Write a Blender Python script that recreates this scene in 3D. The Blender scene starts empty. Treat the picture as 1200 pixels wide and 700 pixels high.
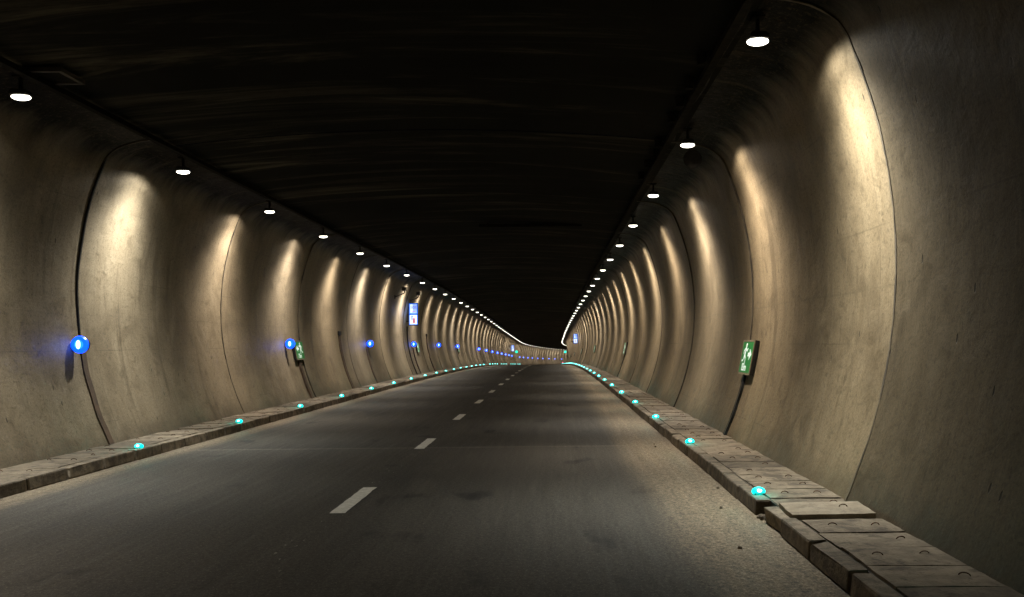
import bpy, bmesh, math, random
from mathutils import Vector, Matrix
from mathutils import noise as mnoise
random.seed(7)
scn = bpy.context.scene
COL = scn.collection
rad = math.radians

# ------------------------------------------------------------------ layout of the tunnel
CX = -2.1            # tunnel centre line at the camera
CAM_H = 1.65
R, CZ = 5.33, 2.4    # horseshoe lining: circle radius and centre height above the road
KERB_W, KERB_B = 4.0, 4.14
KERB_Z = 0.15
S0, S1 = -24.0, 335.0
BAY = 5.77

def smooth(t):
    t = max(0.0, min(1.0, t)); return t*t*(3-2*t)

def xoff(s):
    d = max(0.0, s-171.0)
    return -0.4*smooth((s-30)/100.0) + 0.001*d*d

def zoff(s):
    if s < 30: return 0.0
    if s < 96: return -0.00019*(s-30)**2
    return -0.00019*66**2 - 2*0.00019*66*(s-96)

def psi(s):
    return math.atan((xoff(s+.5)-xoff(s-.5)))

def P(s, w, h):
    a = psi(s)
    return Vector((CX+xoff(s)+w*math.cos(a), s-w*math.sin(a), h+zoff(s)))

def F(s, w, h, turn=0.0, lean=0.0):
    """placing frame: +Y down the tunnel, +X away from the middle after the turn"""
    return Matrix.Translation(P(s, w, h)) @ Matrix.Rotation(-psi(s)+turn, 4, 'Z') @ Matrix.Rotation(lean, 4, 'Y')

def W(h):
    return math.sqrt(max(0.0, R*R-(h-CZ)**2))

def lean_at(h):
    return math.asin(max(-1, min(1, (CZ-h)/R)))

# ------------------------------------------------------------------ node helpers
class NT:
    def __init__(self, tree):
        self.t = tree; self.n = tree.nodes; self.l = tree.links
    def node(self, typ, **kw):
        n = self.n.new(typ)
        for k, v in kw.items():
            if k == 'inp':
                for kk, vv in v.items(): self.set(n.inputs[kk], vv)
            else: setattr(n, k, v)
        return n
    def set(self, sock, v):
        if isinstance(v, bpy.types.NodeSocket): self.l.new(v, sock)
        else: sock.default_value = v
    def math(self, op, a, b=0.0, c=0.0, clamp=False):
        n = self.n.new('ShaderNodeMath'); n.operation = op; n.use_clamp = clamp
        for i, v in enumerate((a, b, c)): self.set(n.inputs[i], v)
        return n.outputs[0]
    def mapr(self, v, a, b, c=0.0, d=1.0, smooth_=True):
        n = self.n.new('ShaderNodeMapRange')
        n.interpolation_type = 'SMOOTHSTEP' if smooth_ else 'LINEAR'
        for i, x in enumerate((v, a, b, c, d)): self.set(n.inputs[i], x)
        return n.outputs[0]
    def mix(self, f, a, b, mode='MIX'):
        n = self.n.new('ShaderNodeMix'); n.data_type = 'RGBA'; n.blend_type = mode
        self.set(n.inputs[0], f)
        for s, v in ((n.inputs[6], a), (n.inputs[7], b)):
            if not isinstance(v, bpy.types.NodeSocket) and len(v) == 3: v = (*v, 1)
            self.set(s, v)
        return n.outputs[2]
    def xyz(self, x, y, z=0.0):
        n = self.n.new('ShaderNodeCombineXYZ')
        for i, v in enumerate((x, y, z)): self.set(n.inputs[i], v)
        return n.outputs[0]
    def noise(self, vec, scale, detail=4.0, rough=0.55, dist=0.0, out=0):
        n = self.n.new('ShaderNodeTexNoise')
        self.set(n.inputs['Vector'], vec); n.inputs['Scale'].default_value = scale
        n.inputs['Detail'].default_value = detail; n.inputs['Roughness'].default_value = rough
        n.inputs['Distortion'].default_value = dist
        return n.outputs[out]

def mat(name, color=(.5,.5,.5), rough=.6, metal=0.0, emit=None, strength=0.0, spec=.4):
    m = bpy.data.materials.new(name); m.use_nodes = True
    b = m.node_tree.nodes['Principled BSDF']
    b.inputs['Base Color'].default_value = (*color, 1)
    b.inputs['Roughness'].default_value = rough; b.inputs['Metallic'].default_value = metal
    b.inputs['Specular IOR Level'].default_value = spec
    if emit:
        b.inputs['Emission Color'].default_value = (*emit, 1)
        b.inputs['Emission Strength'].default_value = strength
        m.cycles.emission_sampling = 'NONE'
    return m

def worn(name, c1, c2, scale=6, rough=.7, metal=0.0, bump=.15, bscale=40):
    m = mat(name, c1, rough, metal); g = NT(m.node_tree); b = g.n['Principled BSDF']
    co = g.node('ShaderNodeTexCoord').outputs['Object']
    inf = g.node('ShaderNodeObjectInfo').outputs['Random']
    v = g.node('ShaderNodeVectorMath', operation='ADD'); g.set(v.inputs[0], co); g.set(v.inputs[1], g.xyz(g.math('MULTIPLY', inf, 37.0), 0.0))
    f = g.mapr(g.noise(v.outputs[0], scale), .35, .65)
    c = g.mix(f, c1, c2)
    k = g.math('MULTIPLY_ADD', inf, .5, .72)
    c = g.mix(1.0, c, g.xyz(k, k, k), 'MULTIPLY')
    g.set(b.inputs['Base Color'], c)
    bp = g.node('ShaderNodeBump', inp={'Strength': bump, 'Distance': .02, 'Height': g.noise(v.outputs[0], bscale, 3)})
    g.set(b.inputs['Normal'], bp.outputs[0])
    return m

def uv_coords(g):
    u = g.node('ShaderNodeUVMap'); u.uv_map = 'metres'
    s = g.node('ShaderNodeSeparateXYZ'); g.set(s.inputs[0], u.outputs[0])
    return u.outputs[0], s.outputs[0], s.outputs[1]

def concrete_wall(name, shade_from, tint):
    """cast lining: streaks running up the wall, stains, tie holes, painted shade above the lamps. UV: x metres along, y metres of arc"""
    m = mat(name, (.4,.34,.25), .55, spec=.35); g = NT(m.node_tree); b = g.n['Principled BSDF']
    uv, u, v = uv_coords(g)
    streak = g.noise(g.xyz(g.math('MULTIPLY', u, 5.0), g.math('MULTIPLY', v, .33), 3.1), 1.0, 6, .65, .3)
    fine = g.noise(g.xyz(g.math('MULTIPLY', u, 26.0), g.math('MULTIPLY', v, .8), 9.1), 1.0, 4, .6)
    blot = g.noise(uv, .75, 6, .6, .6)
    mid = g.noise(uv, 3.2, 6, .65, .8)
    grain = g.noise(uv, 38.0, 5, .8)
    c = g.mix(g.mapr(streak, .3, .72), (.31,.255,.172), (.375,.315,.218))
    c = g.mix(g.math('MULTIPLY', g.mapr(fine, .45, .8), .16), c, (.46,.39,.275))
    c = g.mix(g.math('MULTIPLY', g.mapr(blot, .47, .68), .7), c, (.20,.162,.108))
    c = g.mix(g.math('MULTIPLY', g.mapr(mid, .55, .74), .45), c, (.45,.38,.27))
    c = g.mix(g.math('MULTIPLY', g.mapr(mid, .46, .30), .6), c, (.15,.12,.08))
    # construction lift lines at two heights
    lift = g.noise(g.xyz(g.math('MULTIPLY', u, .8), 5.0), 1.0, 3)
    d = g.math('ABSOLUTE', g.math('SUBTRACT', v, g.math('MULTIPLY_ADD', lift, .12, 2.25)))
    c = g.mix(g.math('MULTIPLY', g.mapr(d, .018, .004), .16), c, (.09,.075,.055))
    # tie holes and scuffs: short dark dashes
    vo = g.node('ShaderNodeTexVoronoi', voronoi_dimensions='2D', inp={'Vector': g.xyz(g.math('MULTIPLY', u, 2.1), g.math('MULTIPLY', v, .75), 0.0), 'Scale': 1.0})
    so = g.noise(g.xyz(g.math('MULTIPLY', u, .9), v, 12.0), .8, 1)
    hole = g.math('MULTIPLY', g.mapr(vo.outputs['Distance'], .032, .02), g.mapr(so, .52, .58))
    c = g.mix(g.math('MULTIPLY', hole, .8), c, (.04,.032,.025))
    # splash dirt at the foot, ragged upper edge
    ft = g.math('ADD', v, g.math('MULTIPLY', g.noise(uv, 2.2, 5, .7), -.9))
    c = g.mix(g.math('MULTIPLY', g.mapr(ft, .25, -.35), .65), c, (.12,.098,.068))
    # shade above the lamp line painted into colour and specular: ragged lower edge
    shade_v = g.math('ADD', v, g.math('MULTIPLY', g.noise(g.xyz(g.math('MULTIPLY', u, 1.6), g.math('MULTIPLY', v, .4), 2.0), 1.0, 5, .65), .9))
    shadef = g.mapr(shade_v, shade_from, shade_from+.62)
    c = g.mix(shadef, c, (.005,.0045,.0038))
    g.set(b.inputs['Specular IOR Level'], g.mapr(shadef, 0.0, 1.0, .35, .04, False))
    # grime: gritty speckle, run-off stains with hard edges, and a tone for each bay, darker in the nearest ones
    grit = g.noise(uv, 17.0, 5, .75)
    c = g.mix(g.math('MULTIPLY', g.mapr(grit, .48, .36), .55), c, (.12,.098,.066))
    run = g.noise(g.xyz(g.math('MULTIPLY', u, 2.3), g.math('MULTIPLY', v, .22), 31.0), 1.0, 6, .7, .4)
    c = g.mix(g.math('MULTIPLY', g.mapr(run, .57, .66), .5), c, (.13,.105,.07))
    # faint edges left by the formwork panels
    pu = g.math('ABSOLUTE', g.math('SUBTRACT', g.math('FRACT', g.math('DIVIDE', g.math('MULTIPLY_ADD', mid, .02, u), 1.443)), .5))
    pv = g.math('ABSOLUTE', g.math('SUBTRACT', g.math('FRACT', g.math('DIVIDE', g.math('MULTIPLY_ADD', mid, .02, v), 1.17)), .5))
    pl = g.math('MAXIMUM', g.mapr(pu, .008, .003), g.mapr(pv, .010, .004))
    pm = g.mapr(g.noise(uv, .9, 2, .5), .50, .62)
    pl = g.math('MULTIPLY', pl, pm)
    c = g.mix(g.math('MULTIPLY', pl, .38), c, (.10,.08,.055))
    bay = g.node('ShaderNodeAttribute', attribute_name='bay').outputs['Fac']
    k = g.math('MULTIPLY', g.mapr(grain, .32, .68, .68, 1.3, False), bay)
    c = g.mix(1.0, c, g.xyz(k, k, k), 'MULTIPLY')
    c = g.mix(1.0, c, tint, 'MULTIPLY')
    g.set(b.inputs['Base Color'], c)
    g.set(b.inputs['Roughness'], g.mapr(mid, .2, .8, .42, .68, False))
    h1 = g.math('ADD', g.math('MULTIPLY', streak, .35), g.math('MULTIPLY', mid, .7))
    big = g.noise(uv, 1.3, 3, .55, .3)
    h1 = g.math('ADD', h1, g.math('MULTIPLY', big, 2.2))
    h1 = g.math('ADD', h1, g.math('MULTIPLY', grit, .12))
    h1 = g.math('SUBTRACT', h1, g.math('MULTIPLY', hole, .8))
    bp = g.node('ShaderNodeBump', inp={'Strength': .75, 'Distance': .018, 'Height': h1})
    bp2 = g.node('ShaderNodeBump', inp={'Strength': .6, 'Distance': .004, 'Height': grain, 'Normal': bp.outputs[0]})
    g.set(b.inputs['Normal'], bp2.outputs[0])
    return m

def ceiling_mat():
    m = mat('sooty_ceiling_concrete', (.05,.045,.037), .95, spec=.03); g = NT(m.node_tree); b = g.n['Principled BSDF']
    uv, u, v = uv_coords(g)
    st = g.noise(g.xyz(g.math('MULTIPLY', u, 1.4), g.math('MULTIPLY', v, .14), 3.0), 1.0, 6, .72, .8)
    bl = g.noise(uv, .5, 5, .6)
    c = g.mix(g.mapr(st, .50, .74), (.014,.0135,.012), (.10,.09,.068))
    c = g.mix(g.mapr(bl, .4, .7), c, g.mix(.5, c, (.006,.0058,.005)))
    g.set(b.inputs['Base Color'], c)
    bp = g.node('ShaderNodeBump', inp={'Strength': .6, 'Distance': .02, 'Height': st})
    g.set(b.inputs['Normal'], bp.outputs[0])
    return m

def road_mat():
    """UV: x metres along, y metres across from the centre"""
    m = mat('worn_asphalt', (.05,.05,.045), .75, spec=.35); g = NT(m.node_tree); b = g.n['Principled BSDF']
    uv, u, v = uv_coords(g)
    tr = g.noise(g.xyz(g.math('MULTIPLY', u, .12), g.math('MULTIPLY', v, 1.9), 1.0), 1.0, 6, .68, .25)
    fi = g.noise(g.xyz(g.math('MULTIPLY', u, .6), g.math('MULTIPLY', v, 11.0), 4.0), 1.0, 4, .6, .2)
    bl = g.noise(g.xyz(g.math('MULTIPLY', u, .35), v, 2.0), .9, 5, .6)
    agg = g.noise(uv, 24.0, 7, .95)
    ag2 = g.node('ShaderNodeTexVoronoi', inp={'Vector': uv, 'Scale': 95.0}).outputs['Color']
    sep = g.node('ShaderNodeSeparateXYZ'); g.set(sep.inputs[0], ag2)
    c = g.mix(g.mapr(tr, .33, .68), (.046,.042,.034), (.064,.058,.046))
    c = g.mix(g.math('MULTIPLY', g.mapr(fi, .45, .75), .5), c, (.078,.072,.059))
    c = g.mix(g.math('MULTIPLY', g.mapr(bl, .52, .72), .55), c, (.030,.028,.024))
    ag3 = g.node('ShaderNodeTexVoronoi', voronoi_dimensions='2D', inp={'Vector': uv, 'Scale': 26.0}).outputs['Distance']
    c = g.mix(g.math('MULTIPLY', g.mapr(ag3, .16, .07), .55), c, (.16,.15,.125))
    # oil spots
    oil = g.noise(g.xyz(g.math('MULTIPLY', u, .9), g.math('MULTIPLY', v, 1.4), 21.0), 1.0, 3, .5)
    c = g.mix(g.math('MULTIPLY', g.mapr(oil, .62, .72), .8), c, (.014,.013,.012))
    # paint flecks left of an old centre line
    fl = g.noise(g.xyz(g.math('MULTIPLY', u, 2.2), g.math('MULTIPLY', v, 6.0), 7.0), 3.0, 3, .7)
    near = g.mapr(g.math('ABSOLUTE', g.math('ADD', v, .04)), .16, .08)
    c = g.mix(g.math('MULTIPLY', g.math('MULTIPLY', near, g.mapr(fl, .63, .68)), .6), c, (.4,.39,.34))
    # joint in the paving course at one bay
    jn = g.math('ABSOLUTE', g.math('SUBTRACT', u, g.math('MULTIPLY_ADD', g.noise(g.xyz(v, 0.0), .8, 3), .12, 13.55)))
    c = g.mix(g.math('MULTIPLY', g.mapr(jn, .10, .02), .75), c, (.12,.11,.088))
    jn2 = g.mapr(g.math('SUBTRACT', u, 13.6), 0.0, .1)
    jn3 = g.math('MULTIPLY', jn2, g.mapr(g.math('SUBTRACT', u, 13.6), 1.5, .2))
    c = g.mix(g.math('MULTIPLY', jn3, .4), c, (.03,.028,.024))
    # dust on both verges with a ragged edge
    wob = g.noise(g.xyz(g.math('MULTIPLY', u, .3), g.math('MULTIPLY', v, 1.3), 3.0), 1.0, 6, .7, .5)
    vr = g.math('ADD', v, g.math('MULTIPLY_ADD', wob, .6, -.3))
    dr = g.mapr(vr, 2.85, 3.5)
    vl = g.math('ADD', g.math('MULTIPLY', v, -1.0), g.math('MULTIPLY_ADD', wob, .5, -.25))
    dl = g.mapr(vl, 3.45, 3.85)
    dm = g.math('MAXIMUM', g.math('MULTIPLY', dr, .9), g.math('MULTIPLY', dl, .85))
    band = g.noise(g.xyz(g.math('MULTIPLY', u, .12), g.math('MULTIPLY', v, 9.0), 5.0), 1.0, 5, .6)
    dust = g.mix(g.mapr(agg, .3, .7), (.085,.067,.043), (.25,.20,.13))
    dust = g.mix(g.math('MULTIPLY', g.mapr(band, .45, .7), .5), dust, (.27,.215,.14))
    clod = g.noise(uv, 9.0, 5, .75)
    dust = g.mix(g.math('MULTIPLY', g.mapr(clod, .5, .36), .7), dust, (.075,.06,.042))
    c = g.mix(dm, c, dust)
    k = g.math('MULTIPLY', g.math('MULTIPLY_ADD', sep.outputs[0], .6, .7), g.mapr(agg, .38, .62, .38, 1.75, False))
    c = g.mix(1.0, c, g.xyz(k, k, k), 'MULTIPLY')
    g.set(b.inputs['Base Color'], c)
    g.set(b.inputs['Roughness'], g.mapr(fi, .3, .8, .62, .85, False))
    hh = g.math('ADD', agg, g.math('MULTIPLY', g.math('MULTIPLY', clod, dm), 3.0))
    bp = g.node('ShaderNodeBump', inp={'Strength': .8, 'Distance': .008, 'Height': hh})
    g.set(b.inputs['Normal'], bp.outputs[0])
    return m

def paint_mat():
    m = mat('worn_road_paint', (.6,.58,.5), .7); g = NT(m.node_tree); b = g.n['Principled BSDF']
    co = g.node('ShaderNodeTexCoord').outputs['Object']
    n1 = g.noise(co, 14, 5, .7); n2 = g.noise(co, 90, 3, .7)
    c = g.mix(g.mapr(n1, .35, .7), (.58,.56,.48), (.80,.78,.69))
    c = g.mix(g.math('MULTIPLY', g.mapr(n2, .55, .7), .7), c, (.16,.15,.12))
    g.set(b.inputs['Base Color'], c)
    return m

M = {}
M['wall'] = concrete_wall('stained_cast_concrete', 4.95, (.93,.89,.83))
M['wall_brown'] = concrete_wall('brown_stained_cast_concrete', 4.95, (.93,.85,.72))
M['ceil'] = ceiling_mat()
M['road'] = road_mat()
M['paint'] = paint_mat()
M['kerb'] = worn('dusty_kerb_concrete', (.22,.18,.125), (.12,.098,.068), 9, .85, bump=.5, bscale=45)
M['slab'] = worn('dusty_slab_concrete', (.21,.172,.118), (.135,.108,.074), 5, .85, bump=.45, bscale=38)
M['slabnew'] = worn('pale_slab_concrete', (.33,.28,.20), (.26,.215,.15), 7, .85, bump=.3, bscale=45)
M['ledge'] = worn('dark_gutter_dirt', (.035,.028,.02), (.06,.048,.034), 8, .9, bump=.5)
M['joint'] = worn('dark_joint_sealant', (.022,.018,.014), (.04,.032,.024), 5, .8)
M['soot'] = worn('sooty_painted_steel', (.010,.009,.008), (.016,.014,.011), 8, .9)
M['soot'].node_tree.nodes['Principled BSDF'].inputs['Specular IOR Level'].default_value = .03
M['seam'] = worn('dirty_bay_seam', (.10,.08,.052), (.04,.032,.022), 3, .85)
M['steel'] = worn('dull_galvanised_steel', (.16,.15,.14), (.10,.09,.08), 20, .5, .7)
M['black'] = worn('black_painted_metal', (.018,.018,.018), (.03,.028,.026), 20, .5, .2)
M['rust'] = worn('rusty_steel_loop', (.12,.06,.03), (.06,.035,.02), 60, .8, .3)
M['brown'] = worn('rusty_brown_trunking', (.085,.052,.030), (.05,.034,.022), 8, .75)
M['frame'] = worn('dusty_aluminium_frame', (.30,.24,.16), (.20,.16,.11), 20, .6, .3)
def stain(m, scale, amt):
    g = NT(m.node_tree); b = g.n['Principled BSDF']; src = b.inputs['Base Color'].links[0].from_socket
    geo = g.node('ShaderNodeNewGeometry').outputs['Position']
    n = g.noise(geo, scale, 6, .72, .5); n2 = g.noise(geo, scale*6, 4, .7)
    c = g.mix(g.math('MULTIPLY', g.mapr(n, .5, .62), amt), src, (.06,.048,.033))
    c = g.mix(g.math('MULTIPLY', g.mapr(n2, .56, .66), amt*.7), c, (.045,.036,.026))
    g.set(b.inputs['Base Color'], c)
stain(M['slab'], 3.5, .75); stain(M['kerb'], 5, .6); stain(M['slabnew'], 6, .3)
M['stone'] = worn('broken_concrete_rubble', (.16,.13,.09), (.07,.055,.04), 20, .95)
M['green'] = mat('backlit_green_sign_face', (.02,.19,.035), .35, emit=(.012,.13,.04), strength=.28)
M['white'] = mat('backlit_white_symbol', (.7,.75,.7), .4, emit=(.8,1,.85), strength=.42)
M['lens'] = mat('glowing_lamp_lens', (.9,.9,.85), .3, emit=(1,.95,.80), strength=6.0)
M['teal'] = mat('glowing_teal_lens', (.02,.3,.3), .3, emit=(.0,.80,.70), strength=2.6)
M['tealcore'] = mat('white_hot_teal_diode', (.8,1,1), .3, emit=(.55,1,.95), strength=6.0)
M['blue'] = mat('glowing_blue_lens', (.02,.05,.4), .3, emit=(.001,.05,1.0), strength=3.8)
M['blueinner'] = mat('bright_blue_lens', (.02,.1,.4), .3, emit=(.01,.17,1.0), strength=2.6)
M['bluecore'] = mat('white_hot_blue_diode', (.8,.9,1), .3, emit=(.40,.78,1), strength=3.5)
M['sgreen'] = mat('glowing_green_lens', (.02,.4,.3), .3, emit=(.02,.9,.55), strength=1.6)
M['sred'] = mat('glowing_red_lens', (.4,.02,.05), .3, emit=(1,.18,.3), strength=1.6)
M['boardblue'] = mat('backlit_blue_border', (.03,.1,.5), .3, emit=(.02,.17,.9), strength=1.1)
M['boardlav'] = mat('backlit_pale_blue_panel', (.4,.5,.8), .3, emit=(.28,.42,1.0), strength=1.0)
M['boardwhite'] = mat('backlit_white_panel', (.8,.85,.9), .3, emit=(.72,.88,1), strength=1.3)
M['ink'] = mat('dark_violet_lettering', (.08,.06,.3), .4, emit=(.10,.08,.45), strength=.6)
M['redink'] = mat('red_symbol_ink', (.5,.02,.04), .4, emit=(.7,.03,.07), strength=.7)
M['greyink'] = mat('grey_symbol_ink', (.2,.2,.22), .4, emit=(.2,.22,.26), strength=.5)
M['glass'] = mat('dark_camera_glass', (.01,.01,.012), .08, spec=.6)

# ------------------------------------------------------------------ object helpers
def obj(name, bm, m, parent=None, smooth_=False, mx=None):
    me = bpy.data.meshes.new(name)
    bmesh.ops.recalc_face_normals(bm, faces=bm.faces) if not bm.faces.layers.int.get('keep') else None
    bm.to_mesh(me); bm.free()
    if smooth_: me.polygons.foreach_set('use_smooth', [True]*len(me.polygons))
    me.materials.append(M[m] if isinstance(m, str) else m)
    o = bpy.data.objects.new(name, me); COL.objects.link(o)
    if parent: o.parent = parent
    if mx is not None: o.matrix_local = mx
    return o

def tag(o, label=None, cat=None, group=None, kind=None):
    if label: o['label'] = label
    if cat: o['category'] = cat
    if group: o['group'] = group
    if kind: o['kind'] = kind
    return o

def empty(name, mx, label, cat, group=None):
    o = bpy.data.objects.new(name, None); COL.objects.link(o); o.empty_display_size = .1
    o.matrix_local = mx
    return tag(o, label, cat, group)

def dup(root, mx, label, group=None, kids=True):
    r = root.copy(); COL.objects.link(r); r.matrix_local = mx; r['label'] = label
    if group: r['group'] = group
    if kids:
        for ch in list(root.children):
            c = ch.copy(); COL.objects.link(c); c.parent = r
            for gg in list(ch.children):
                d = gg.copy(); COL.objects.link(d); d.parent = c
    return r

def box(bm, cx, cy, cz, sx, sy, sz, bev=0.0, mx=None, jitter=0.0):
    r = bmesh.ops.create_cube(bm, size=1.0)
    vs = r['verts']
    for v in vs:
        v.co = Vector((v.co.x*sx, v.co.y*sy, v.co.z*sz))
        if jitter: v.co += Vector([random.uniform(-jitter, jitter) for _ in range(3)])
        v.co += Vector((cx, cy, cz))
    if bev:
        es = list({e for v in vs for e in v.link_edges})
        rr = bmesh.ops.bevel(bm, geom=es, offset=bev, segments=2, profile=.6, affect='EDGES')
        vs = list({v for f in rr['faces'] for v in f.verts} | {v for v in vs if v.is_valid})
    if mx is not None:
        for v in vs: v.co = mx @ v.co
    return vs

def cyl(bm, p0, p1, r, r2=None, seg=16):
    p0, p1 = Vector(p0), Vector(p1); d = p1-p0
    q = d.to_track_quat('Z', 'Y').to_matrix().to_4x4()
    mx = Matrix.Translation((p0+p1)/2) @ q
    bmesh.ops.create_cone(bm, cap_ends=True, cap_tris=False, segments=seg, radius1=r, radius2=r if r2 is None else r2, depth=d.length, matrix=mx)

def ball(bm, c, sx, sy, sz, u=16, v=10):
    bmesh.ops.create_uvsphere(bm, u_segments=u, v_segments=v, radius=1.0,
        matrix=Matrix.Translation(c) @ Matrix.Diagonal((sx, sy, sz, 1)))

def tube(bm, pts, r, seg=8):
    rings = []
    for i, p in enumerate(pts):
        a = pts[max(0, i-1)]; b = pts[min(len(pts)-1, i+1)]
        q = (Vector(b)-Vector(a)).to_track_quat('Z', 'Y')
        rings.append([bm.verts.new(Vector(p)+q @ Vector((r*math.cos(t*2*math.pi/seg), r*math.sin(t*2*math.pi/seg), 0))) for t in range(seg)])
    for a, b in zip(rings, rings[1:]):
        for i in range(seg): bm.faces.new((a[i], a[(i+1) % seg], b[(i+1) % seg], b[i]))
    bm.faces.new(rings[0][::-1]); bm.faces.new(rings[-1])

def sweep(name, prof, ss, m, parent=None, uvf=None, closed=False, smooth_=False, inward=None):
    """sheet or bar swept down the tunnel. prof: list of (w, h)"""
    bm = bmesh.new(); uvl = bm.loops.layers.uv.new('metres')
    rows = []
    for s in ss:
        pr = prof(s) if callable(prof) else prof
        rows.append(([bm.verts.new(P(s, w, h)) for w, h in pr], s, pr))
    n = len(rows[0][0])
    for (a, sa, pa), (b, sb, pb) in zip(rows, rows[1:]):
        for i in range(n if closed else n-1):
            j = (i+1) % n
            f = bm.faces.new((a[i], a[j], b[j], b[i]))
            for lp, (s_, w_) in zip(f.loops, ((sa, i), (sa, j), (sb, j), (sb, i))):
                lp[uvl].uv = (s_, uvf(w_) if uvf else pa[w_ % n][0])
    if closed:
        bm.faces.new(rows[0][0]); bm.faces.new(rows[-1][0][::-1])
    me = bpy.data.meshes.new(name); bm.to_mesh(me); bm.free()
    if smooth_: me.polygons.foreach_set('use_smooth', [True]*len(me.polygons))
    me.materials.append(M[m]); o = bpy.data.objects.new(name, me); COL.objects.link(o)
    if parent: o.parent = parent
    return o

def frange(a, b, st):
    n = max(1, int(round((b-a)/st))); return [a+(b-a)*i/n for i in range(n+1)]

ORD = ['first','second','third','fourth','fifth','sixth','seventh','eighth','ninth','tenth','eleventh','twelfth',
       'thirteenth','fourteenth','fifteenth','sixteenth','seventeenth','eighteenth','nineteenth','twentieth']
SIDE = {1: 'side with no blue lamps', -1: 'side with the blue lamps'}

# ------------------------------------------------------------------ setting: road, gutters, lining
ss = frange(S0, 60, 2)+frange(62, S1, 3)
road = sweep('road', [(w, 0.0) for w in frange(-4.02, 4.02, .67)], ss, 'road')
tag(road, 'dark worn asphalt carriageway with dusty verges running down the tunnel', 'road', kind='structure')
gsh = sweep('ground', [(-14, -.45), (14, -.45)], frange(S0, S1, 10), 'ledge')
tag(gsh, 'bare ground under the tunnel carriageway', 'ground', kind='structure')

def soffit(w): return 5.10-.0142*w*w
H_SPLIT = 4.79
A_BASE = math.asin((-.05-CZ)/R); A_SPLIT = math.asin((H_SPLIT-CZ)/R)
JS = {1: 8.0-BAY*6, -1: 13.27-BAY*7}   # joint phase on each side

def bump_r(s, a, side, k):
    rn = random.Random(k*7+side*3+100)
    if s > 90: return 0.0
    return rn.uniform(-.012, .012) + .014*mnoise.noise(Vector((s*.35, a*1.5+side*9, 2.0))) + .005*mnoise.noise(Vector((s*1.4, a*3.0, 7.0+side)))

# wall profile: circle up to the haunch, then a tighter curve in to the soffit edge
PROF = []
_h1 = 4.50; _a1 = math.asin((_h1-CZ)/R)
for i in range(32):
    a = A_BASE+(_a1-A_BASE)*i/31; PROF.append((R*math.cos(a), CZ+R*math.sin(a)))
_p0 = PROF[-1]; _p1 = (_p0[0]-math.sin(_a1)*.40, _p0[1]+math.cos(_a1)*.40); _p2 = (4.0, soffit(4.0)+.012)
for i in range(1, 10):
    t = i/9; PROF.append(tuple((1-t)**2*_p0[k]+2*t*(1-t)*_p1[k]+t*t*_p2[k] for k in (0, 1)))
NP = len(PROF); ARC = [0.0]; NRM = []
for i in range(1, NP): ARC.append(ARC[-1]+math.hypot(PROF[i][0]-PROF[i-1][0], PROF[i][1]-PROF[i-1][1]))
for i in range(NP):
    p = PROF[max(0, i-1)]; q = PROF[min(NP-1, i+1)]; dx, dy = q[0]-p[0], q[1]-p[1]; L_ = math.hypot(dx, dy)
    NRM.append((dy/L_, -dx/L_))

def lining(name, side, m):
    bm = bmesh.new(); uvl = bm.loops.layers.uv.new('metres')
    k = 0; s = JS[side]; bays = []
    while s < S1:
        e = min(s+BAY, S1); rows = []
        step = .48 if s < 70 else (.96 if s < 150 else 1.93)
        for t in frange(s+.006, e-.006, step):
            row = []
            for i in range(NP):
                d = 0 if i in (0, NP-1) else bump_r(t, ARC[i]/R, side, k)*(1 if i < NP-8 else .3)
                row.append(bm.verts.new(P(t, side*(PROF[i][0]+NRM[i][0]*d), PROF[i][1]+NRM[i][1]*d)))
            rows.append((row, t))
        for (ra, ta), (rb, tb) in zip(rows, rows[1:]):
            for i in range(NP-1):
                f = bm.faces.new((ra[i], ra[i+1], rb[i+1], rb[i])); f.smooth = True
                bays.append((.42 if (side > 0 and s < 7.9) else (.60 if s < 7.9 else .65))+random.Random(k*31+side*7).uniform(-.09, .09))
                for lp, (tt, ii) in zip(f.loops, ((ta, i), (ta, i+1), (tb, i+1), (tb, i))):
                    lp[uvl].uv = (tt + (50 if side > 0 else 0), ARC[ii])
        s = e; k += 1
    me = bpy.data.meshes.new(name); bm.to_mesh(me); bm.free(); me.materials.append(M[m])
    at = me.attributes.new('bay', 'FLOAT', 'FACE'); at.data.foreach_set('value', bays)
    o = bpy.data.objects.new(name, me); COL.objects.link(o)
    return o

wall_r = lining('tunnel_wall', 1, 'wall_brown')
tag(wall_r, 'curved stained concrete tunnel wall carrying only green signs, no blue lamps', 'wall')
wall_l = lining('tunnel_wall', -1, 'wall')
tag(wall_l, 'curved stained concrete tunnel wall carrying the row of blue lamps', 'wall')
def ceiling_mesh():
    bm = bmesh.new(); uvl = bm.loops.layers.uv.new('metres'); ws = frange(-4.12, 4.12, .33)
    s = JS[1]; k = 0
    while s < S1:
        e = min(s+BAY, S1); dz = random.Random(k).uniform(0, .02); rows = []
        for t in frange(s+.004, e-.004, .72 if s < 70 else 1.93):
            rows.append(([bm.verts.new(P(t, w, soffit(w)+dz+.012*mnoise.noise(Vector((t*.6, w*.5, 4))))) for w in ws], t))
        for (ra, ta), (rb, tb) in zip(rows, rows[1:]):
            for i in range(len(ws)-1):
                f = bm.faces.new((ra[i], ra[i+1], rb[i+1], rb[i])); f.smooth = True
                for lp, (tt, ii) in zip(f.loops, ((ta, i), (ta, i+1), (tb, i+1), (tb, i))): lp[uvl].uv = (tt, ws[ii])
        s = e; k += 1
    me = bpy.data.meshes.new('ceiling'); bm.to_mesh(me); bm.free(); me.materials.append(M['ceil'])
    o = bpy.data.objects.new('ceiling', me); COL.objects.link(o); return o
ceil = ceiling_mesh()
tag(ceil, 'dark sooty shallow arched concrete tunnel ceiling', 'ceiling', kind='structure')

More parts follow.
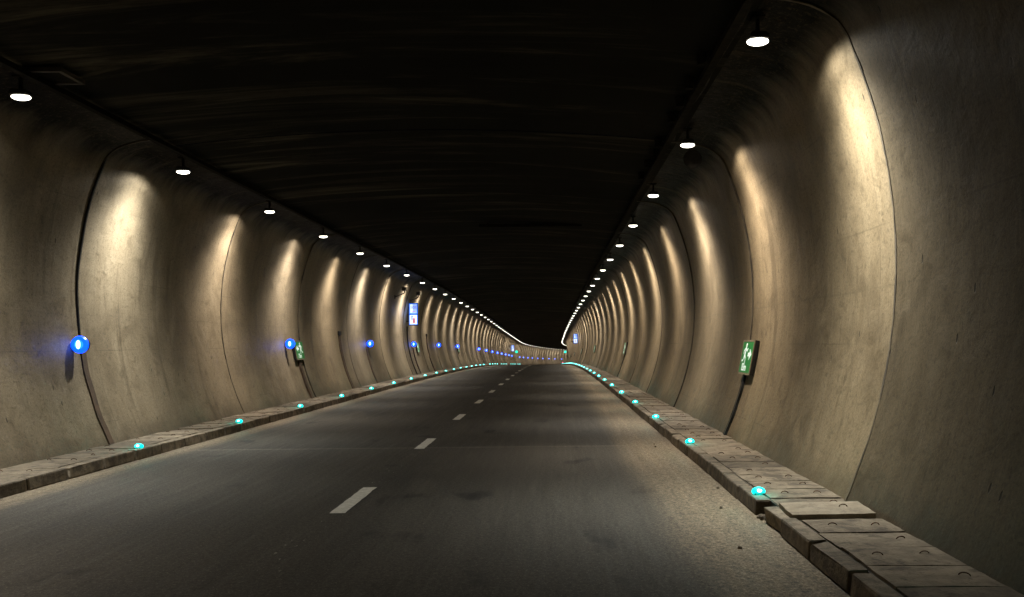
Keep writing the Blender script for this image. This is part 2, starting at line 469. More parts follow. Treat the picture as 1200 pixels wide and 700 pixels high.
def joint_bar(side, s, parent, wid=.02):
    bm = bmesh.new(); rn = random.Random(int(s*10)+side); rows = []
    for i in range(NP):
        ww = wid*(.7+.8*rn.random()); o_ = .006*rn.uniform(-1, 1); row = []
        for dr, dw in ((.022, -.5), (-.017, -.5), (-.017, .5), (.022, .5)):
            row.append(bm.verts.new(P(s+o_+dw*ww, side*(PROF[i][0]+NRM[i][0]*dr), PROF[i][1]+NRM[i][1]*dr)))
        rows.append(row)
    for p, q in zip(rows, rows[1:]):
        for j in range(4): bm.faces.new((p[j], p[(j+1) % 4], q[(j+1) % 4], q[j]))
    return obj('expansion_joint', bm, 'seam', parent)

for side, wl in ((1, wall_r), (-1, wall_l)):
    s = JS[side]
    while s < 300:
        if s > 0: joint_bar(side, s, wl, .028 if s < 60 else .03)
        s += BAY
# gutter shelf under the cover slabs
for sd in (1, -1):
    g = sweep('footpath', [(sd*4.135, -.02), (sd*4.135, .134), (sd*5.0, .134)], ss, 'ledge')
    tag(g, 'dirt-filled bed of the raised footpath along the tunnel wall', 'footpath', kind='structure')

# ------------------------------------------------------------------ kerb stones and cover slabs (individuals near, one sheet far)
K_LEN = .84
def kerb_proto(i):
    bm = bmesh.new()
    L = K_LEN-.042
    vs = box(bm, .07, 0, .075, .135, L, .15, .016)
    for v in bm.verts:
        v.co.x += .012*(1-v.co.z/.15)*-1 if v.co.x < .07 else 0
        v.co += Vector((random.uniform(-.003,.003), random.uniform(-.003,.003), random.uniform(-.004,.003)))
    # chipped end
    if i % 3 == 0:
        for v in bm.verts:
            if v.co.y > L*.45 and v.co.z > .12 and v.co.x < .06: v.co.z -= random.uniform(.01,.035); v.co.y -= random.uniform(.0,.03)
    return bm
kerb_meshes = []
for i in range(6):
    o = obj('kerb_stone', kerb_proto(i), 'kerb'); kerb_meshes.append(o.data); bpy.data.objects.remove(o)
S_L = .5
def slab_proto(i, hooks):
    bm = bmesh.new()
    w = .70
    bmesh.ops.create_grid(bm, x_segments=6, y_segments=5, size=.5)
    for v in bm.verts:
        edge = abs(abs(v.co.x)-.5) < 1e-4 or abs(abs(v.co.y)-.5) < 1e-4
        v.co = Vector((v.co.x*w, v.co.y*(S_L-.007), 0))
        v.co.z += random.uniform(-.003,.002)-(.006 if edge else 0)
        if edge: v.co += Vector((random.uniform(-.004,.004), random.uniform(-.004,.004), 0))
    r = bmesh.ops.extrude_face_region(bm, geom=bm.faces[:])
    for e in r['geom']:
        if isinstance(e, bmesh.types.BMVert): e.co.z -= .045
    return bm
slab_meshes = []
for i in range(8):
    o = obj('cover_slab', slab_proto(i, True), 'slab'); slab_meshes.append(o.data); bpy.data.objects.remove(o)
def hook_bm():
    bm = bmesh.new(); pts = []
    for t in range(9):
        a = math.pi*t/8; pts.append(Vector((.034*math.cos(a), 0, .02*math.sin(a)-.002)))
    tube(bm, pts, .0045, 6); return bm
o = obj('lifting_loop', hook_bm(), 'rust', smooth_=True); hook_mesh = o.data; bpy.data.objects.remove(o)
def place(name, me, mx, label, cat, group):
    o = bpy.data.objects.new(name, me); COL.objects.link(o); o.matrix_local = mx
    return tag(o, label, cat, group)
END_K = {}
for sd in (1, -1):
    start = 3.85 if sd > 0 else 8.2
    nxt = 0
    for i in range(145):
        s = start + K_LEN*i + K_LEN/2
        if sd > 0 and abs(s-7.63) < .1:
            # the broken stone: shorter, pushed back, leaving a dark gap
            bm = bmesh.new(); vs = box(bm, .07, 0, .068, .13, .55, .135, .016, jitter=.012)
            o = obj('kerb_stone', bm, 'kerb', mx=F(7.49, sd*KERB_W+.01, .0) @ Matrix.Rotation(rad(3), 4, 'Z'))
            tag(o, 'short broken kerb stone before the dark gap beside the lifted pale slab', 'kerb stone')
            continue
        me = random.choice(kerb_meshes)
        turn = 0 if sd > 0 else math.pi
        mx = F(s, sd*(KERB_W+random.uniform(-.006,.01)), random.uniform(-.006,.004), turn) @ Matrix.Rotation(random.uniform(-.012,.012), 4, 'Z') @ Matrix.Rotation(random.uniform(-.02,.02), 4, 'Y')
        if i < 16:
            lab = '%s dusty kerb stone from the viewer, on the %s' % (ORD[i], SIDE[sd])
        else: lab = 'small distant kerb stone further down the %s' % SIDE[sd]
        place('kerb_stone', me, mx, lab, 'kerb stone', 'distant kerb stones on the %s' % SIDE[sd] if i >= 16 else None)
    END_K[sd] = start+K_LEN*145
    kk = sweep('kerb', [(sd*KERB_W, -.02), (sd*KERB_W, .13), (sd*(KERB_W+.02), .15), (sd*(KERB_W+.135), .15), (sd*(KERB_W+.135), .0)],
               frange(END_K[sd], S1, 3), 'kerb')
    tag(kk, 'far continuation of the kerb line down the tunnel', 'kerb', kind='structure')
    k2 = sweep('kerb', [(sd*KERB_W, -.02), (sd*KERB_W, .13), (sd*(KERB_W+.02), .15), (sd*(KERB_W+.135), .15), (sd*(KERB_W+.135), .0)],
               frange(S0, start-.01, 3), 'kerb')
    tag(k2, 'kerb line running back out of view', 'kerb', kind='structure')
    sw = (4.15+4.86)/2
    for i in range(148):
        s = (4.4 if sd > 0 else 8.4) + S_L*i
        lifted = sd > 0 and abs(s-7.4) < .05
        me = slab_meshes[random.randrange(8)]
        z = .152+random.uniform(-.007,.009)
        mx = F(s, sd*(sw+random.uniform(-.008,.008)), z, 0 if sd > 0 else math.pi) @ Matrix.Rotation(random.uniform(-.014,.014), 4, 'Z') @ Matrix.Rotation(random.uniform(-.02,.02), 4, 'X') @ Matrix.Rotation(random.uniform(-.01,.01), 4, 'Y')
        if lifted: mx = F(7.42, sd*(sw-.055), .198) @ Matrix.Rotation(rad(-2), 4, 'Z') @ Matrix.Rotation(rad(1.2), 4, 'X') @ Matrix.Rotation(rad(-1.0), 4, 'Y')
        if lifted: lab = 'pale concrete cover slab lifted proud of its neighbours, overhanging the kerb'
        elif i < 20: lab = '%s cover slab from the viewer on the footpath of the %s' % (ORD[i], SIDE[sd])
        else: lab = 'small distant footpath cover slab on the %s' % SIDE[sd]
        o = place('cover_slab', me, mx, lab, 'cover slab', 'distant cover slabs on the %s' % SIDE[sd] if i >= 20 else None)
        if lifted:
            o.data = me.copy(); o.data.materials[0] = M['slabnew']
        if i < 44:
            for hx in (-.17, .17):
                if random.random() < .3: continue
                c = bpy.data.objects.new('lifting_loop', hook_mesh); COL.objects.link(c); c.parent = o
                c.location = (hx+random.uniform(-.02,.02), random.uniform(-.04,.04), .0); c.rotation_euler = (random.uniform(-.5,.5), 0, random.uniform(-.5,.5))
    e = (4.4 if sd > 0 else 8.4)+S_L*147.5
    fs = sweep('pavement', [(sd*4.15, .15), (sd*5.0, .15)], frange(e, S1, 3), 'slab')
    tag(fs, 'far continuation of the slab footpath along the wall', 'pavement', kind='structure')
# rubble in the kerb gap and along the verge
rr = random.Random(3)
for i in range(11):
    bm = bmesh.new(); bmesh.ops.create_icosphere(bm, subdivisions=2, radius=1)
    sc = Vector((rr.uniform(.02,.05), rr.uniform(.02,.05), rr.uniform(.012,.03))) if i < 6 else Vector((rr.uniform(.008,.02),)*3)
    for v in bm.verts: v.co = Vector((v.co.x*sc.x, v.co.y*sc.y, v.co.z*sc.z)) * (1+.35*mnoise.noise(v.co*1.7+Vector((i*3, 0, 0))))
    if i < 6: mx = F(rr.uniform(7.80, 8.02), 4.0+rr.uniform(-.03,.09), .015)
    else: mx = F(rr.uniform(6.0, 14.0), rr.uniform(3.5, 3.95), .006)
    o = obj('stone_chip', bm, 'stone', mx=mx)
    tag(o, 'broken concrete chunk lying in the dark gap between kerb stones' if i < 6 else 'small loose stone on the dusty verge by the kerb', 'stone',
        'rubble in the kerb gap' if i < 6 else 'loose stones on the dusty verge')

# lane dashes
for i in range(40):
    s = 9.1+5.06*i
    if s > 205: break
    L = 1.45 if i else 1.5
    rn = random.Random(i)
    bm = bmesh.new(); n = 14; a = []; b = []
    for k in range(n+1):
        y = -L/2+L*k/n
        a.append(bm.verts.new((-.078+rn.uniform(-.006,.006), y, 0))); b.append(bm.verts.new((.078+rn.uniform(-.006,.006), y, 0)))
    for k in range(n): bm.faces.new((a[k], b[k], b[k+1], a[k+1]))
    mx = F(s, -.04, .006)
    sl = math.atan((zoff(s+.7)-zoff(s-.7))/1.4)
    o = obj('lane_marking', bm, 'paint', mx=mx @ Matrix.Rotation(sl, 4, 'X'))
    tag(o, '%s worn white centre line dash from the viewer' % ORD[i] if i < 20 else 'tiny far white centre line dash', 'lane marking', 'centre line dashes', 'structure')

# ------------------------------------------------------------------ lights with real optics
def lamp_light(name, power, color, size_deg, radius, axial=None, cut=None):
    L = bpy.data.lights.new(name, 'SPOT'); L.energy = power; L.color = color
    L.spot_size = rad(size_deg); L.spot_blend = .26; L.shadow_soft_size = radius
    if axial is not None:
        L.use_nodes = True; g = NT(L.node_tree)
        em = [n for n in g.n if n.type == 'EMISSION'][0]
        tc = g.node('ShaderNodeTexCoord').outputs['Normal']
        sp = g.node('ShaderNodeSeparateXYZ'); g.set(sp.inputs[0], tc)
        y2 = g.math('POWER', g.math('ABSOLUTE', sp.outputs[1]), 2.0)
        ax = g.math('EXPONENT', g.math('MULTIPLY', y2, -axial))
        ax = g.math('MULTIPLY_ADD', ax, .975, .025)
        cz = g.math('ABSOLUTE', sp.outputs[2])
        base = g.mapr(cz, .50, .98, .40, 2.75)
        bw = g.math('MULTIPLY', g.math('MULTIPLY', base, ax), 1.0)
        g.set(em.inputs['Strength'], bw)
    return L
L_WHITE = lamp_light('floodlight_beam', 395, (1, .90, .79), 151, .045, axial=4)
L_COOL = lamp_light('cool_floodlight_beam', 500, (.95, .95, .90), 151, .045, axial=4)
L_WHITES = [L_WHITE]; LR = random.Random(11)
for f_, c_ in ((.78, (1,.89,.77)), (.9, (1,.92,.84)), (1.12, (1,.90,.79)), (1.22, (1,.93,.86)), (.62, (1,.88,.75))):
    q = L_WHITE.copy(); q.energy = L_WHITE.energy*f_; q.color = c_; L_WHITES.append(q)
def light_child(root, L, mx):
    o = bpy.data.objects.new('light', L); COL.objects.link(o); o.parent = root; o.matrix_local = mx
    return o

# tunnel lamps -- local +X outward to the wall
LH, LW = 4.60, 4.15
def make_lamp():
    t = empty('tunnel_lamp', Matrix(), '', 'lamp')
    bm = bmesh.new(); box(bm, 0, 0, .045, .185, .20, .05, .018)
    for k in range(7): box(bm, 0, -.08+.16*k/6, .078, .15, .008, .025)
    obj('housing', bm, 'black', t)
    bm = bmesh.new(); ball(bm, (0, 0, .012), .108, .088, .034, 24, 12); obj('lens', bm, 'lens', t, True)
    bm = bmesh.new()
    box(bm, .0, 0, .165, .03, .04, .19); box(bm, .0, 0, .246, .12, .14, .014)
    for p in ((.12, .12), (.12, -.12)): pass
    obj('bracket', bm, 'soot', t)
    return t
lamp0 = make_lamp(); used = False
for sd, s0, sp in ((1, 8.45, 4.43), (-1, 10.06, 4.40)):
    for i in range(-3, 68):
        s = s0+sp*i
        if sd > 0 and i in (-1, -2): continue
        if s > 318: break
        mx = F(s, sd*LW, LH, 0 if sd > 0 else math.pi)
        if i < 0: lab, grp = 'bracket floodlight hung behind the viewpoint', 'floodlights behind the viewpoint'
        elif i < 14: lab, grp = '%s bright floodlight from the viewer, hung on the %s' % (ORD[i], SIDE[sd]), None
        else: lab, grp = 'tiny distant floodlight in the merging string on the %s' % SIDE[sd], 'distant floodlights on the %s' % SIDE[sd]
        if not used:
            used = True; r = lamp0; r.matrix_local = mx; r['label'] = lab
            if grp: r['group'] = grp
        else: r = dup(lamp0, mx, lab, grp)
        if grp is None and 'group' in r: del r['group']
        cool = i == 0 or (sd < 0 and i == 1)
        light_child(r, L_COOL if cool else (L_WHITES[0] if 0 <= i < 2 else LR.choice(L_WHITES)), Matrix.Translation((0, 0, -.045)) @ Matrix.Rotation(rad(-16+LR.uniform(-3.5, 2.5)), 4, 'Y') @ Matrix.Rotation(rad(LR.uniform(-4, 4)), 4, 'X'))
# prototype copies must not carry lamp0's light twice: lights are added after each dup; remove doubles
for o in list(bpy.data.objects):
    if o.name.startswith('tunnel_lamp'):
        ls = [c for c in o.children if c.type == 'LIGHT']
        for c in ls[:-1]: bpy.data.objects.remove(c)

# cable trays
for sd in (1, -1):
    w0 = 3.93
    tm = F(0, sd*w0, 4.83)
    t = empty('cable_tray', tm, 'long dark cable tray above the floodlights on the %s' % SIDE[sd], 'cable tray')
    inv = tm.inverted()
    def swp(nm, pr, m):
        o = sweep(nm, pr, frange(-6, 300, 2.5), m, closed=True); o.parent = t; o.matrix_parent_inverse = inv; return o
    swp('tray', [(sd*(w0-.045), 4.77), (sd*(w0-.045), 4.835), (sd*(w0-.040), 4.835), (sd*(w0-.040), 4.777), (sd*(w0+.040), 4.777), (sd*(w0+.040), 4.835), (sd*(w0+.045), 4.835), (sd*(w0+.045), 4.77)], 'soot')
    for k in (-.02, .02):
        swp('cable', [(sd*(w0+k)+.02*math.cos(a), 4.80+.02*math.sin(a)) for a in [i*math.pi/3 for i in range(6)]], 'soot')
# junction boxes on the tray
jb0 = None
for i, s in enumerate((9.6, 10.5, 11.3, 12.1, 13.6, 14.4, 15.2, 16.3)):
    t = empty('junction_box', F(s, 3.80, 4.755), '%s black junction box from the viewer, beside the tray above the floodlights' % ORD[i], 'junction box', 'junction boxes on the cable tray')
    if jb0 is None:
        bm = bmesh.new(); cyl(bm, (0, 0, .02), (0, 0, .13), .05, .065, 14); jb0 = obj('box_body', bm, 'soot', t)
        bm = bmesh.new(); cyl(bm, (0, 0, .0), (0, 0, .022), .056, .056, 14); jb1 = obj('lid', bm, 'soot', t)
    else:
        for q in (jb0, jb1):
            c = q.copy(); COL.objects.link(c); c.parent = t

# kerb marker lights
L_TEAL = bpy.data.lights.new('teal_glow', 'POINT'); L_TEAL.energy = 1.6; L_TEAL.color = (.0, 1.0, .86); L_TEAL.shadow_soft_size = .03
def make_marker():
    t = empty('kerb_marker_light', Matrix(), '', 'marker light', 'teal kerb lights')
    bm = bmesh.new(); box(bm, 0, .0, .006, .10, .11, .012, .004); obj('base', bm, 'black', t)
    bm = bmesh.new(); ball(bm, (0, 0, .024), .068, .05, .042); obj('lens', bm, 'teal', t, True)
    bm = bmesh.new(); ball(bm, (0, -.034, .034), .027, .022, .017); obj('diode', bm, 'tealcore', t, True)
    return t
mk0 = make_marker(); used = False
for sd, s0, sp in ((1, 8.36, 4.22), (-1, 12.7, 4.05)):
    for i in range(-1, 72):
        s = s0+sp*i
        if s > 300: break
        if sd < 0 and (s < 12 or s > 168): continue
        if sd < 0 and i in (17, 22, 27, 28, 34): continue
        mx = F(s, sd*4.09, .152)
        if i < 0: lab = 'glowing teal kerb light just behind the viewpoint'
        elif i < 14: lab = '%s glowing teal kerb light from the viewer, on the %s' % (ORD[i], SIDE[sd])
        else: lab = 'tiny distant teal kerb light on the %s' % SIDE[sd]
        if not used: used = True; r = mk0; r.matrix_local = mx; r['label'] = lab
        else: r = dup(mk0, mx, lab)
        for c in [c for c in r.children if c.type == 'LIGHT']: bpy.data.objects.remove(c)
        
        if i < 22: light_child(r, L_TEAL, Matrix.Translation((0, -.05, .09)))

# blue wall lamps
L_BLUE = bpy.data.lights.new('blue_glow', 'POINT'); L_BLUE.energy = 1.0; L_BLUE.color = (.01, .12, 1.0); L_BLUE.shadow_soft_size = .06
def make_blue():
    t = empty('blue_wall_lamp', Matrix(), '', 'wall lamp', 'blue wall lamps')
    bm = bmesh.new(); cyl(bm, (0, .07, 0), (0, 0, 0), .118, .118, 28); box(bm, .10, .06, 0, .16, .06, .06); obj('housing', bm, 'black', t)
    bm = bmesh.new(); cyl(bm, (0, .002, 0), (0, -.035, 0), .136, .122, 28); obj('lens', bm, 'blue', t, False)
    bm = bmesh.new(); cyl(bm, (0, -.034, 0), (0, -.048, 0), .070, .064, 24); obj('lens', bm, 'blueinner', t)
    bm = bmesh.new(); ball(bm, (0, -.05, 0), .034, .02, .068); obj('diode', bm, 'bluecore', t, True)
    return t
bl0 = make_blue(); used = False
for i, s in enumerate([13.02, 23.4, 33.6, 44.2, 54.1, 65.2]+[85+10*k for k in range(8)]+[185,196,207,217,228,238,249,259.5,271]):
    mx = F(s, -5.13, 1.70, math.pi) @ Matrix.Rotation(math.pi, 4, 'Z') @ Matrix.Diagonal((-1, 1, 1, 1))
    if i < 14: lab = '%s glowing blue disc lamp from the viewer on the concrete wall' % ORD[i]
    else: lab = 'tiny far blue lamp on the wall where the tunnel bends'
    if not used: used = True; r = bl0; r.matrix_local = mx; r['label'] = lab
    else: r = dup(bl0, mx, lab)
    for c in [c for c in r.children if c.type == 'LIGHT']: bpy.data.objects.remove(c)
    if i < 12: light_child(r, L_BLUE, Matrix.Translation((-.06, -.22, 0)))

# ------------------------------------------------------------------ green escape signs. Face looks along local -X; reader's right is local -Y
def face_poly(bm, polys, x0, x1):
    for pts in polys:
        a = [bm.verts.new((x0, -u, v)) for u, v in pts]; b = [bm.verts.new((x1, -u, v)) for u, v in pts]
        n = len(pts); bm.faces.new(a); bm.faces.new(b[::-1])
        for i in range(n): bm.faces.new((a[i], a[(i+1) % n], b[(i+1) % n], b[i]))
def limb(p, q, w0, w1=None):
    w1 = w0 if w1 is None else w1
    dx, dy = q[0]-p[0], q[1]-p[1]; L = math.hypot(dx, dy); nx, ny = -dy/L, dx/L
    return [(p[0]+nx*w0/2, p[1]+ny*w0/2), (q[0]+nx*w1/2, q[1]+ny*w1/2), (q[0]-nx*w1/2, q[1]-ny*w1/2), (p[0]-nx*w0/2, p[1]-ny*w0/2)]
def disc(c, r, n=14): return [(c[0]+r*math.cos(2*math.pi*i/n), c[1]+r*math.sin(2*math.pi*i/n)) for i in range(n)]
def text_obj(txt, size, mx, m, parent):
    cu = bpy.data.curves.new('lettering', 'FONT'); cu.body = txt; cu.size = size; cu.align_x = 'CENTER'; cu.align_y = 'CENTER'
    cu.extrude = .0015; cu.offset = size*.012
    to = bpy.data.objects.new('lettering_tmp', cu); COL.objects.link(to)
    bpy.context.view_layer.update()
    me = bpy.data.meshes.new_from_object(to.evaluated_get(bpy.context.evaluated_depsgraph_get()))
    bpy.data.objects.remove(to); me.materials.clear(); me.materials.append(M[m])
    o = bpy.data.objects.new('lettering', me); COL.objects.link(o); o.parent = parent; o.matrix_local = mx
    return o
TXT = Matrix(((0, 0, -1, 0), (-1, 0, 0, 0), (0, 1, 0, 0), (0, 0, 0, 1)))  # text plane onto the sign face
def make_sign(txt, arrow):
    t = empty('escape_sign', Matrix(), '', 'sign')
    bm = bmesh.new(); box(bm, -.05, 0, 0, .065, .78, .55, .004); obj('cabinet', bm, 'black', t)
    bm = bmesh.new()
    for (cy, cz, sy, sz) in ((0, .2625, .78, .028), (0, -.2625, .78, .028), (.376, 0, .028, .497), (-.376, 0, .028, .497)):
        box(bm, -.086, cy, cz, .014, sy, sz)
    obj('frame', bm, 'frame', t)
    bm = bmesh.new(); box(bm, -.085, 0, 0, .006, .722, .495); obj('face', bm, 'green', t)
    man = [disc((-.10, .19), .036), limb((-.10, .15), (-.14, .02), .085, .06), limb((-.09, .14), (-.01, .10), .03), limb((-.01, .10), (.03, .14), .026),
           limb((-.12, .14), (-.21, .11), .03), limb((-.21, .11), (-.23, .05), .026), limb((-.13, .03), (-.06, -.03), .042, .032), limb((-.06, -.03), (-.08, -.11), .032, .028),
           limb((-.15, .03), (-.20, -.05), .042, .032), limb((-.20, -.05), (-.29, -.06), .032, .028)]
    if arrow < 0: man = [[(-u-.02, v) for u, v in p][::-1] for p in man]
    bm = bmesh.new(); face_poly(bm, man, -.0882, -.0905); obj('running_figure', bm, 'white', t)
    ar = [[(.06, .075), (.06, .015), (.18, .015), (.18, .075)], [(.17, .135), (.30, .045), (.17, -.045)]]
    if arrow < 0: ar = [[(-u, v) for u, v in p][::-1] for p in ar]
    bm = bmesh.new(); face_poly(bm, ar, -.0882, -.0905); obj('arrow', bm, 'white', t)
    text_obj(txt, .17, Matrix.Translation((-.090, .06, -.165)) @ TXT, 'white', t)
    bm = bmesh.new(); tube(bm, [(.0+.0, 0, -.275), (.0, 0, -.55), (-.0, 0, -1.3)], .014); 
    c = obj('cable_conduit', bm, 'black', t)
    return t
sgr = make_sign('83m', 1); used = False
for i, s in enumerate((13.5, 36.7, 62, 87, 112, 137, 162)):
    h = 1.375; mx = F(s, W(h), h, 0, lean_at(h))
    lab = '%s green running figure escape sign from the viewer, arrow towards the viewer' % ORD[i]
    if not used: used = True; sgr.matrix_local = mx; sgr['label'] = lab
    else: dup(sgr, mx, lab, 'escape signs on the wall without blue lamps')
sgr['group'] = 'escape signs on the wall without blue lamps'
sgl = make_sign('75m', -1); used = False
for i, s in enumerate((24.4, 45.9, 66.2)):
    h = 1.50; mx = F(s, -W(h), h, math.pi, lean_at(h))
    lab = 'green running figure escape sign beside the %s blue lamp' % ('second', 'fourth', 'sixth')[i]
    if not used: used = True; sgl.matrix_local = mx; sgl['label'] = lab
    else: dup(sgl, mx, lab, 'escape signs beside blue lamps')
sgl['group'] = 'escape signs beside blue lamps'

# ------------------------------------------------------------------ illuminated emergency boards, square to the traffic: face looks along -Y
TXY = Matrix(((1, 0, 0, 0), (0, 0, -1, 0), (0, 1, 0, 0), (0, 0, 0, 1)))
L_BOARD = bpy.data.lights.new('board_glow', 'POINT'); L_BOARD.energy = 4; L_BOARD.color = (.25, .45, 1.0); L_BOARD.shadow_soft_size = .12
def make_board():
    t = empty('emergency_board', Matrix(), '', 'illuminated sign', 'illuminated emergency boards')
    bm = bmesh.new(); box(bm, 0, .05, 0, .46, .12, 1.14, .008); box(bm, .33, .06, .35, .24, .05, .05); box(bm, .33, .06, -.35, .24, .05, .05); obj('cabinet', bm, 'black', t)
    bm = bmesh.new(); box(bm, 0, -.014, .275, .43, .008, .53); box(bm, 0, -.014, -.275, .43, .008, .53); obj('border', bm, 'boardblue', t)
    bm = bmesh.new(); box(bm, 0, -.021, .275, .36, .006, .46); obj('upper_panel', bm, 'boardlav', t)
    bm = bmesh.new(); box(bm, 0, -.021, -.275, .36, .006, .46); obj('lower_panel', bm, 'boardwhite', t)
    bm = bmesh.new(); box(bm, -.09, -.0262, .29, .11, .004, .40); obj('glowing_panel', bm, 'boardwhite', t)
    text_obj('SOS', .17, Matrix.Translation((0.02, -.0285, .33)) @ TXY, 'ink', t)
    bm = bmesh.new(); box(bm, -.02, -.0285, .13, .06, .004, .05); box(bm, .08, -.0285, .13, .05, .004, .05); obj('symbol', bm, 'redink', t)
    bm = bmesh.new()
    cyl(bm, (0.03, -.0245, -.42), (0.03, -.029, -.42), .045); box(bm, .03, -.0265, -.30, .09, .004, .2); box(bm, .03, -.0265, -.17, .03, .004, .06); obj('extinguisher_symbol', bm, 'redink', t)
    bm = bmesh.new(); box(bm, -.07, -.0265, -.2, .06, .004, .22, mx=None); box(bm, -.05, -.0265, -.1, .12, .004, .04); obj('telephone_symbol', bm, 'greyink', t)
    return t
bd0 = make_board(); used = False
for s, sd, h, lab in ((43.0, -1, 3.20, 'large blue and white SOS board with red symbol, above the fourth blue lamp'),
                      (100.0, 1, 3.05, 'distant glowing blue and white board above the escape signs'),
                      (155.0, -1, 3.05, 'tiny far white board beside a green signal near the bend')):
    x = W(h)-.33
    mx = F(s, sd*x, h) if sd > 0 else F(s, sd*x, h) @ Matrix.Diagonal((1, 1, 1, 1))
    if not used: used = True; r = bd0; r.matrix_local = mx; r['label'] = lab
    else: r = dup(bd0, mx, lab)
    for c in [c for c in r.children if c.type == 'LIGHT']: bpy.data.objects.remove(c)
    light_child(r, L_BOARD, Matrix.Translation((0, -.25, 0)))
    if sd < 0:
        # bracket arms reach the wall on the other side
        cab = [c for c in r.children if c.name.startswith('cabinet')][0]
        if s == 43.0:
            bm = bmesh.new(); box(bm, 0, .05, 0, .46, .12, 1.14, .008); box(bm, -.33, .06, .35, .24, .05, .05); box(bm, -.33, .06, -.35, .24, .05, .05)
            cab2 = obj('tmp', bm, 'black'); leftcab = cab2.data; bpy.data.objects.remove(cab2)
        cab.data = leftcab

# green signals and the red marker at the bend
for nm, s, w, h, m, lab, cat in (('green_signal_lamp', 168, -4.85, 2.6, 'sgreen', 'round green signal lamp near the bend, beside the tiny white board', 'signal lamp'),
                            ('green_signal_lamp', 186, 4.75, 2.75, 'sgreen', 'round green signal lamp where the last floodlights bend away', 'signal lamp'),
                            ('red_marker_lamp', 184, 4.2, .42, 'sred', 'small pinkish red marker lamp at the end of the teal kerb lights', 'marker light')):
    t = empty(nm, F(s, w, h), lab, cat)
    rr_ = .26 if m == 'sgreen' else .14
    bm = bmesh.new(); cyl(bm, (0, .12, 0), (0, 0, 0), rr_*1.15, None, 20)
    if m == 'sred': box(bm, 0, .07, -.21, .05, .05, .25)
    else: box(bm, .2*(1 if w > 0 else -1), .08, 0, .4, .06, .06)
    obj('housing', bm, 'black', t)
    bm = bmesh.new(); cyl(bm, (0, .0, 0), (0, -.04, 0), rr_, rr_*.85, 20); obj('lens', bm, m, t)

# ------------------------------------------------------------------ cctv cameras on the blue-lamp side
def make_cctv():
    t = empty('surveillance_camera', Matrix(), '', 'camera')
    bm = bmesh.new(); box(bm, 0, 0, 0, .15, .42, .15, .02); box(bm, 0, -.03, .085, .19, .50, .012, .004); obj('camera_body', bm, 'black', t)
    bm = bmesh.new(); cyl(bm, (0, -.21, 0), (0, -.235, 0), .05); obj('lens', bm, 'glass', t)
    bm = bmesh.new(); cyl(bm, (0, .05, -.08), (0, .05, -.18), .022); cyl(bm, (0, .05, -.17), (.42, .05, -.34), .022); box(bm, .42, .05, -.34, .03, .14, .18, .004); obj('mounting_arm', bm, 'black', t)
    return t
cc = make_cctv()
tag(cc, 'dark surveillance camera on a wall arm, nearer of the two before the SOS board', 'camera', 'surveillance cameras')
cc.matrix_local = F(38.5, -4.62, 4.15, math.pi) @ Matrix.Diagonal((1, -1, 1, 1))
dup(cc, F(42.6, -4.62, 4.2, math.pi) @ Matrix.Diagonal((1, -1, 1, 1)), 'dark surveillance camera on a wall arm, directly above the SOS board')

# round horn loudspeaker by the second floodlight
t = empty('horn_loudspeaker', F(13.35, 4.30, 4.50), 'round black horn loudspeaker hanging below the second floodlight', 'loudspeaker')
bm = bmesh.new(); cyl(bm, (0, 0, 0), (0, .22, 0), .14, .05, 28); cyl(bm, (0, .22, 0), (0, .34, 0), .055, .055, 20)
obj('horn', bm, 'black', t)
bm = bmesh.new(); cyl(bm, (0, -.004, 0), (0, -.02, 0), .145, .145, 28); obj('grille', bm, 'soot', t)
bm = bmesh.new(); box(bm, 0, .28, .18, .03, .03, .30); box(bm, 0, .28, .325, .1, .1, .014); obj('bracket', bm, 'soot', t)

# trunking running down the wall: follows the lining
def trunking(s, sd, h0, h1, wid, m, label, cap=False, cat='cable trunking'):
    tm = F(s, sd*W(h0), h0)
    t = empty('cable_trunking', tm, label, cat)
    bm = bmesh.new(); rows = []; n = 16
    inv = tm.inverted()
    for i in range(n+1):
        h = h0+(h1-h0)*i/n; w = W(h); ds = .02*math.sin(i*.9)*.5
        rows.append([bm.verts.new(inv @ P(s+ds+a*wid/2+ (h-h1)*.0, sd*(w+b), h)) for a, b in ((-1, .03), (-1, -.04), (1, -.04), (1, .03))])
    for p, q in zip(rows, rows[1:]):
        for j in range(4): bm.faces.new((p[j], p[(j+1) % 4], q[(j+1) % 4], q[j]))
    bm.faces.new(rows[0]); bm.faces.new(rows[-1][::-1])
    obj('duct', bm, m, t)
    if cap:
        bm = bmesh.new(); box(bm, 0, 0, h1-h0+.06, .14, wid*1.25, .14, .01, mx=Matrix.Translation((sd*(W(h1)-W(h0))-sd*.0, 0, 0))); obj('top_box', bm, 'black', t)
    return t
trunking(13.29, -1, .15, 1.58, .13, 'brown', 'rusty brown cable trunking below the nearest blue lamp')
trunking(13.27, -1, 1.8, 4.6, .03, 'black', 'thin black cable duct rising above the nearest blue lamp')
trunking(24.4, -1, .15, 1.28, .16, 'brown', 'brown cable trunking below the green sign by the second blue lamp')
trunking(29.4, -1, .15, 2.0, .26, 'brown', 'tall brown trunking with black top box, between second and third blue lamps', True)
trunking(33.4, -1, .15, 1.58, .16, 'brown', 'dark brown cable trunking below the third blue lamp')
trunking(44.6, -1, .15, 1.5, .2, 'brown', 'dark brown cable trunking below the fourth blue lamp')
trunking(43.3, -1, .15, 2.6, .1, 'black', 'black cable duct below the SOS board')
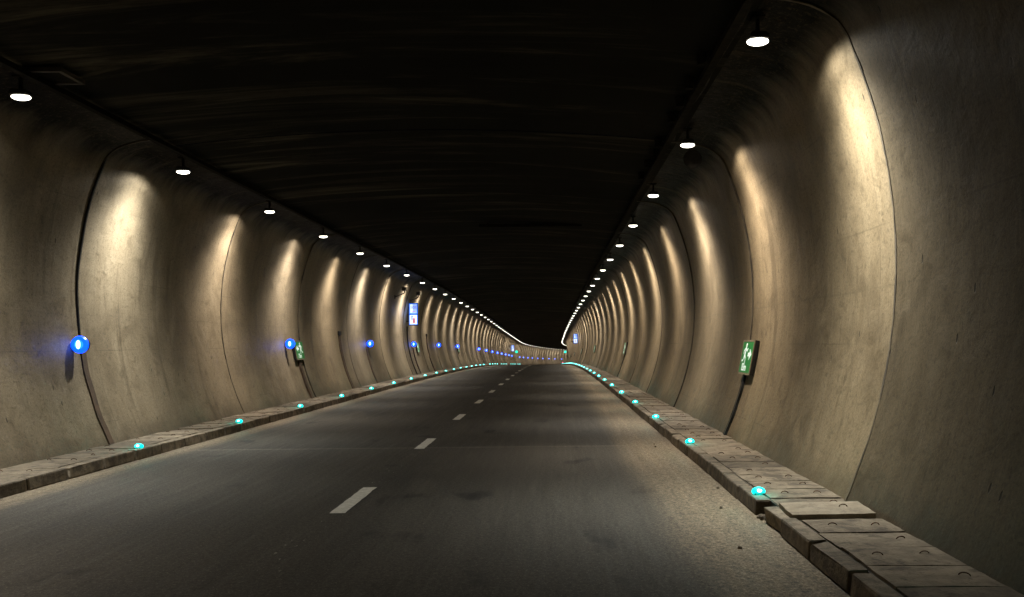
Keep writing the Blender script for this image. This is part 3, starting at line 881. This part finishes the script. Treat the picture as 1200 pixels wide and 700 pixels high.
trunking(50.0, -1, .15, 2.2, .2, 'brown', 'brown trunking with black top box beyond the fourth blue lamp', True)
trunking(13.62, 1, .15, 1.1, .05, 'black', 'black cable duct below the nearest escape sign')
trunking(36.8, 1, .15, 1.1, .06, 'black', 'black cable duct below the second escape sign')

# hatch in the vault and the dark cross bar
t = empty('ceiling_hatch', F(10.06, -3.78, 4.86), 'black rectangular hatch in the ceiling near the first floodlight by the blue lamps', 'hatch')
bm = bmesh.new(); box(bm, 0, 0, 0, .40, .42, .03, .006); obj('cover', bm, 'soot', t)
bm = bmesh.new()
for a in (-1, 1): box(bm, a*.225, 0, -.005, .05, .52, .05); box(bm, 0, a*.235, -.005, .40, .05, .05)
obj('frame', bm, 'joint', t)
t = empty('overhead_cable_duct', F(24.2, 1.47, 4.99), 'long dark duct fixed across the tunnel ceiling', 'duct')
bm = bmesh.new(); box(bm, 0, 0, 0, 2.9, .16, .09, .01); obj('duct', bm, 'soot', t)
bm = bmesh.new()
for k in (-1.2, 0, 1.2): box(bm, k, 0, .055, .04, .12, .06)
obj('clamp', bm, 'soot', t)

# ------------------------------------------------------------------ world, camera, render
w = bpy.data.worlds.new('World'); scn.world = w; w.use_nodes = True
g = NT(w.node_tree); bg = g.n['Background']; bg.inputs[0].default_value = (.01, .012, .018, 1); bg.inputs[1].default_value = .05
cam = bpy.data.cameras.new('camera'); co = bpy.data.objects.new('camera', cam); COL.objects.link(co)
cam.sensor_width = 36; cam.lens = 30; cam.clip_start = .05; cam.clip_end = 2000
cam.shift_x = -49/1200; cam.shift_y = 52/1200
co.location = (0, 0, CAM_H); co.rotation_euler = (math.pi/2, rad(.6), 0)
scn.camera = co
vs_ = scn.view_settings; vs_.view_transform = 'Standard'; vs_.look = 'None'; vs_.gamma = 1; vs_.exposure = 0.0
cy = scn.cycles
cy.use_denoising = True; cy.max_bounces = 6; cy.diffuse_bounces = 4; cy.glossy_bounces = 3
cy.sample_clamp_indirect = 3.0; cy.caustics_reflective = False; cy.caustics_refractive = False
cy.use_light_tree = True
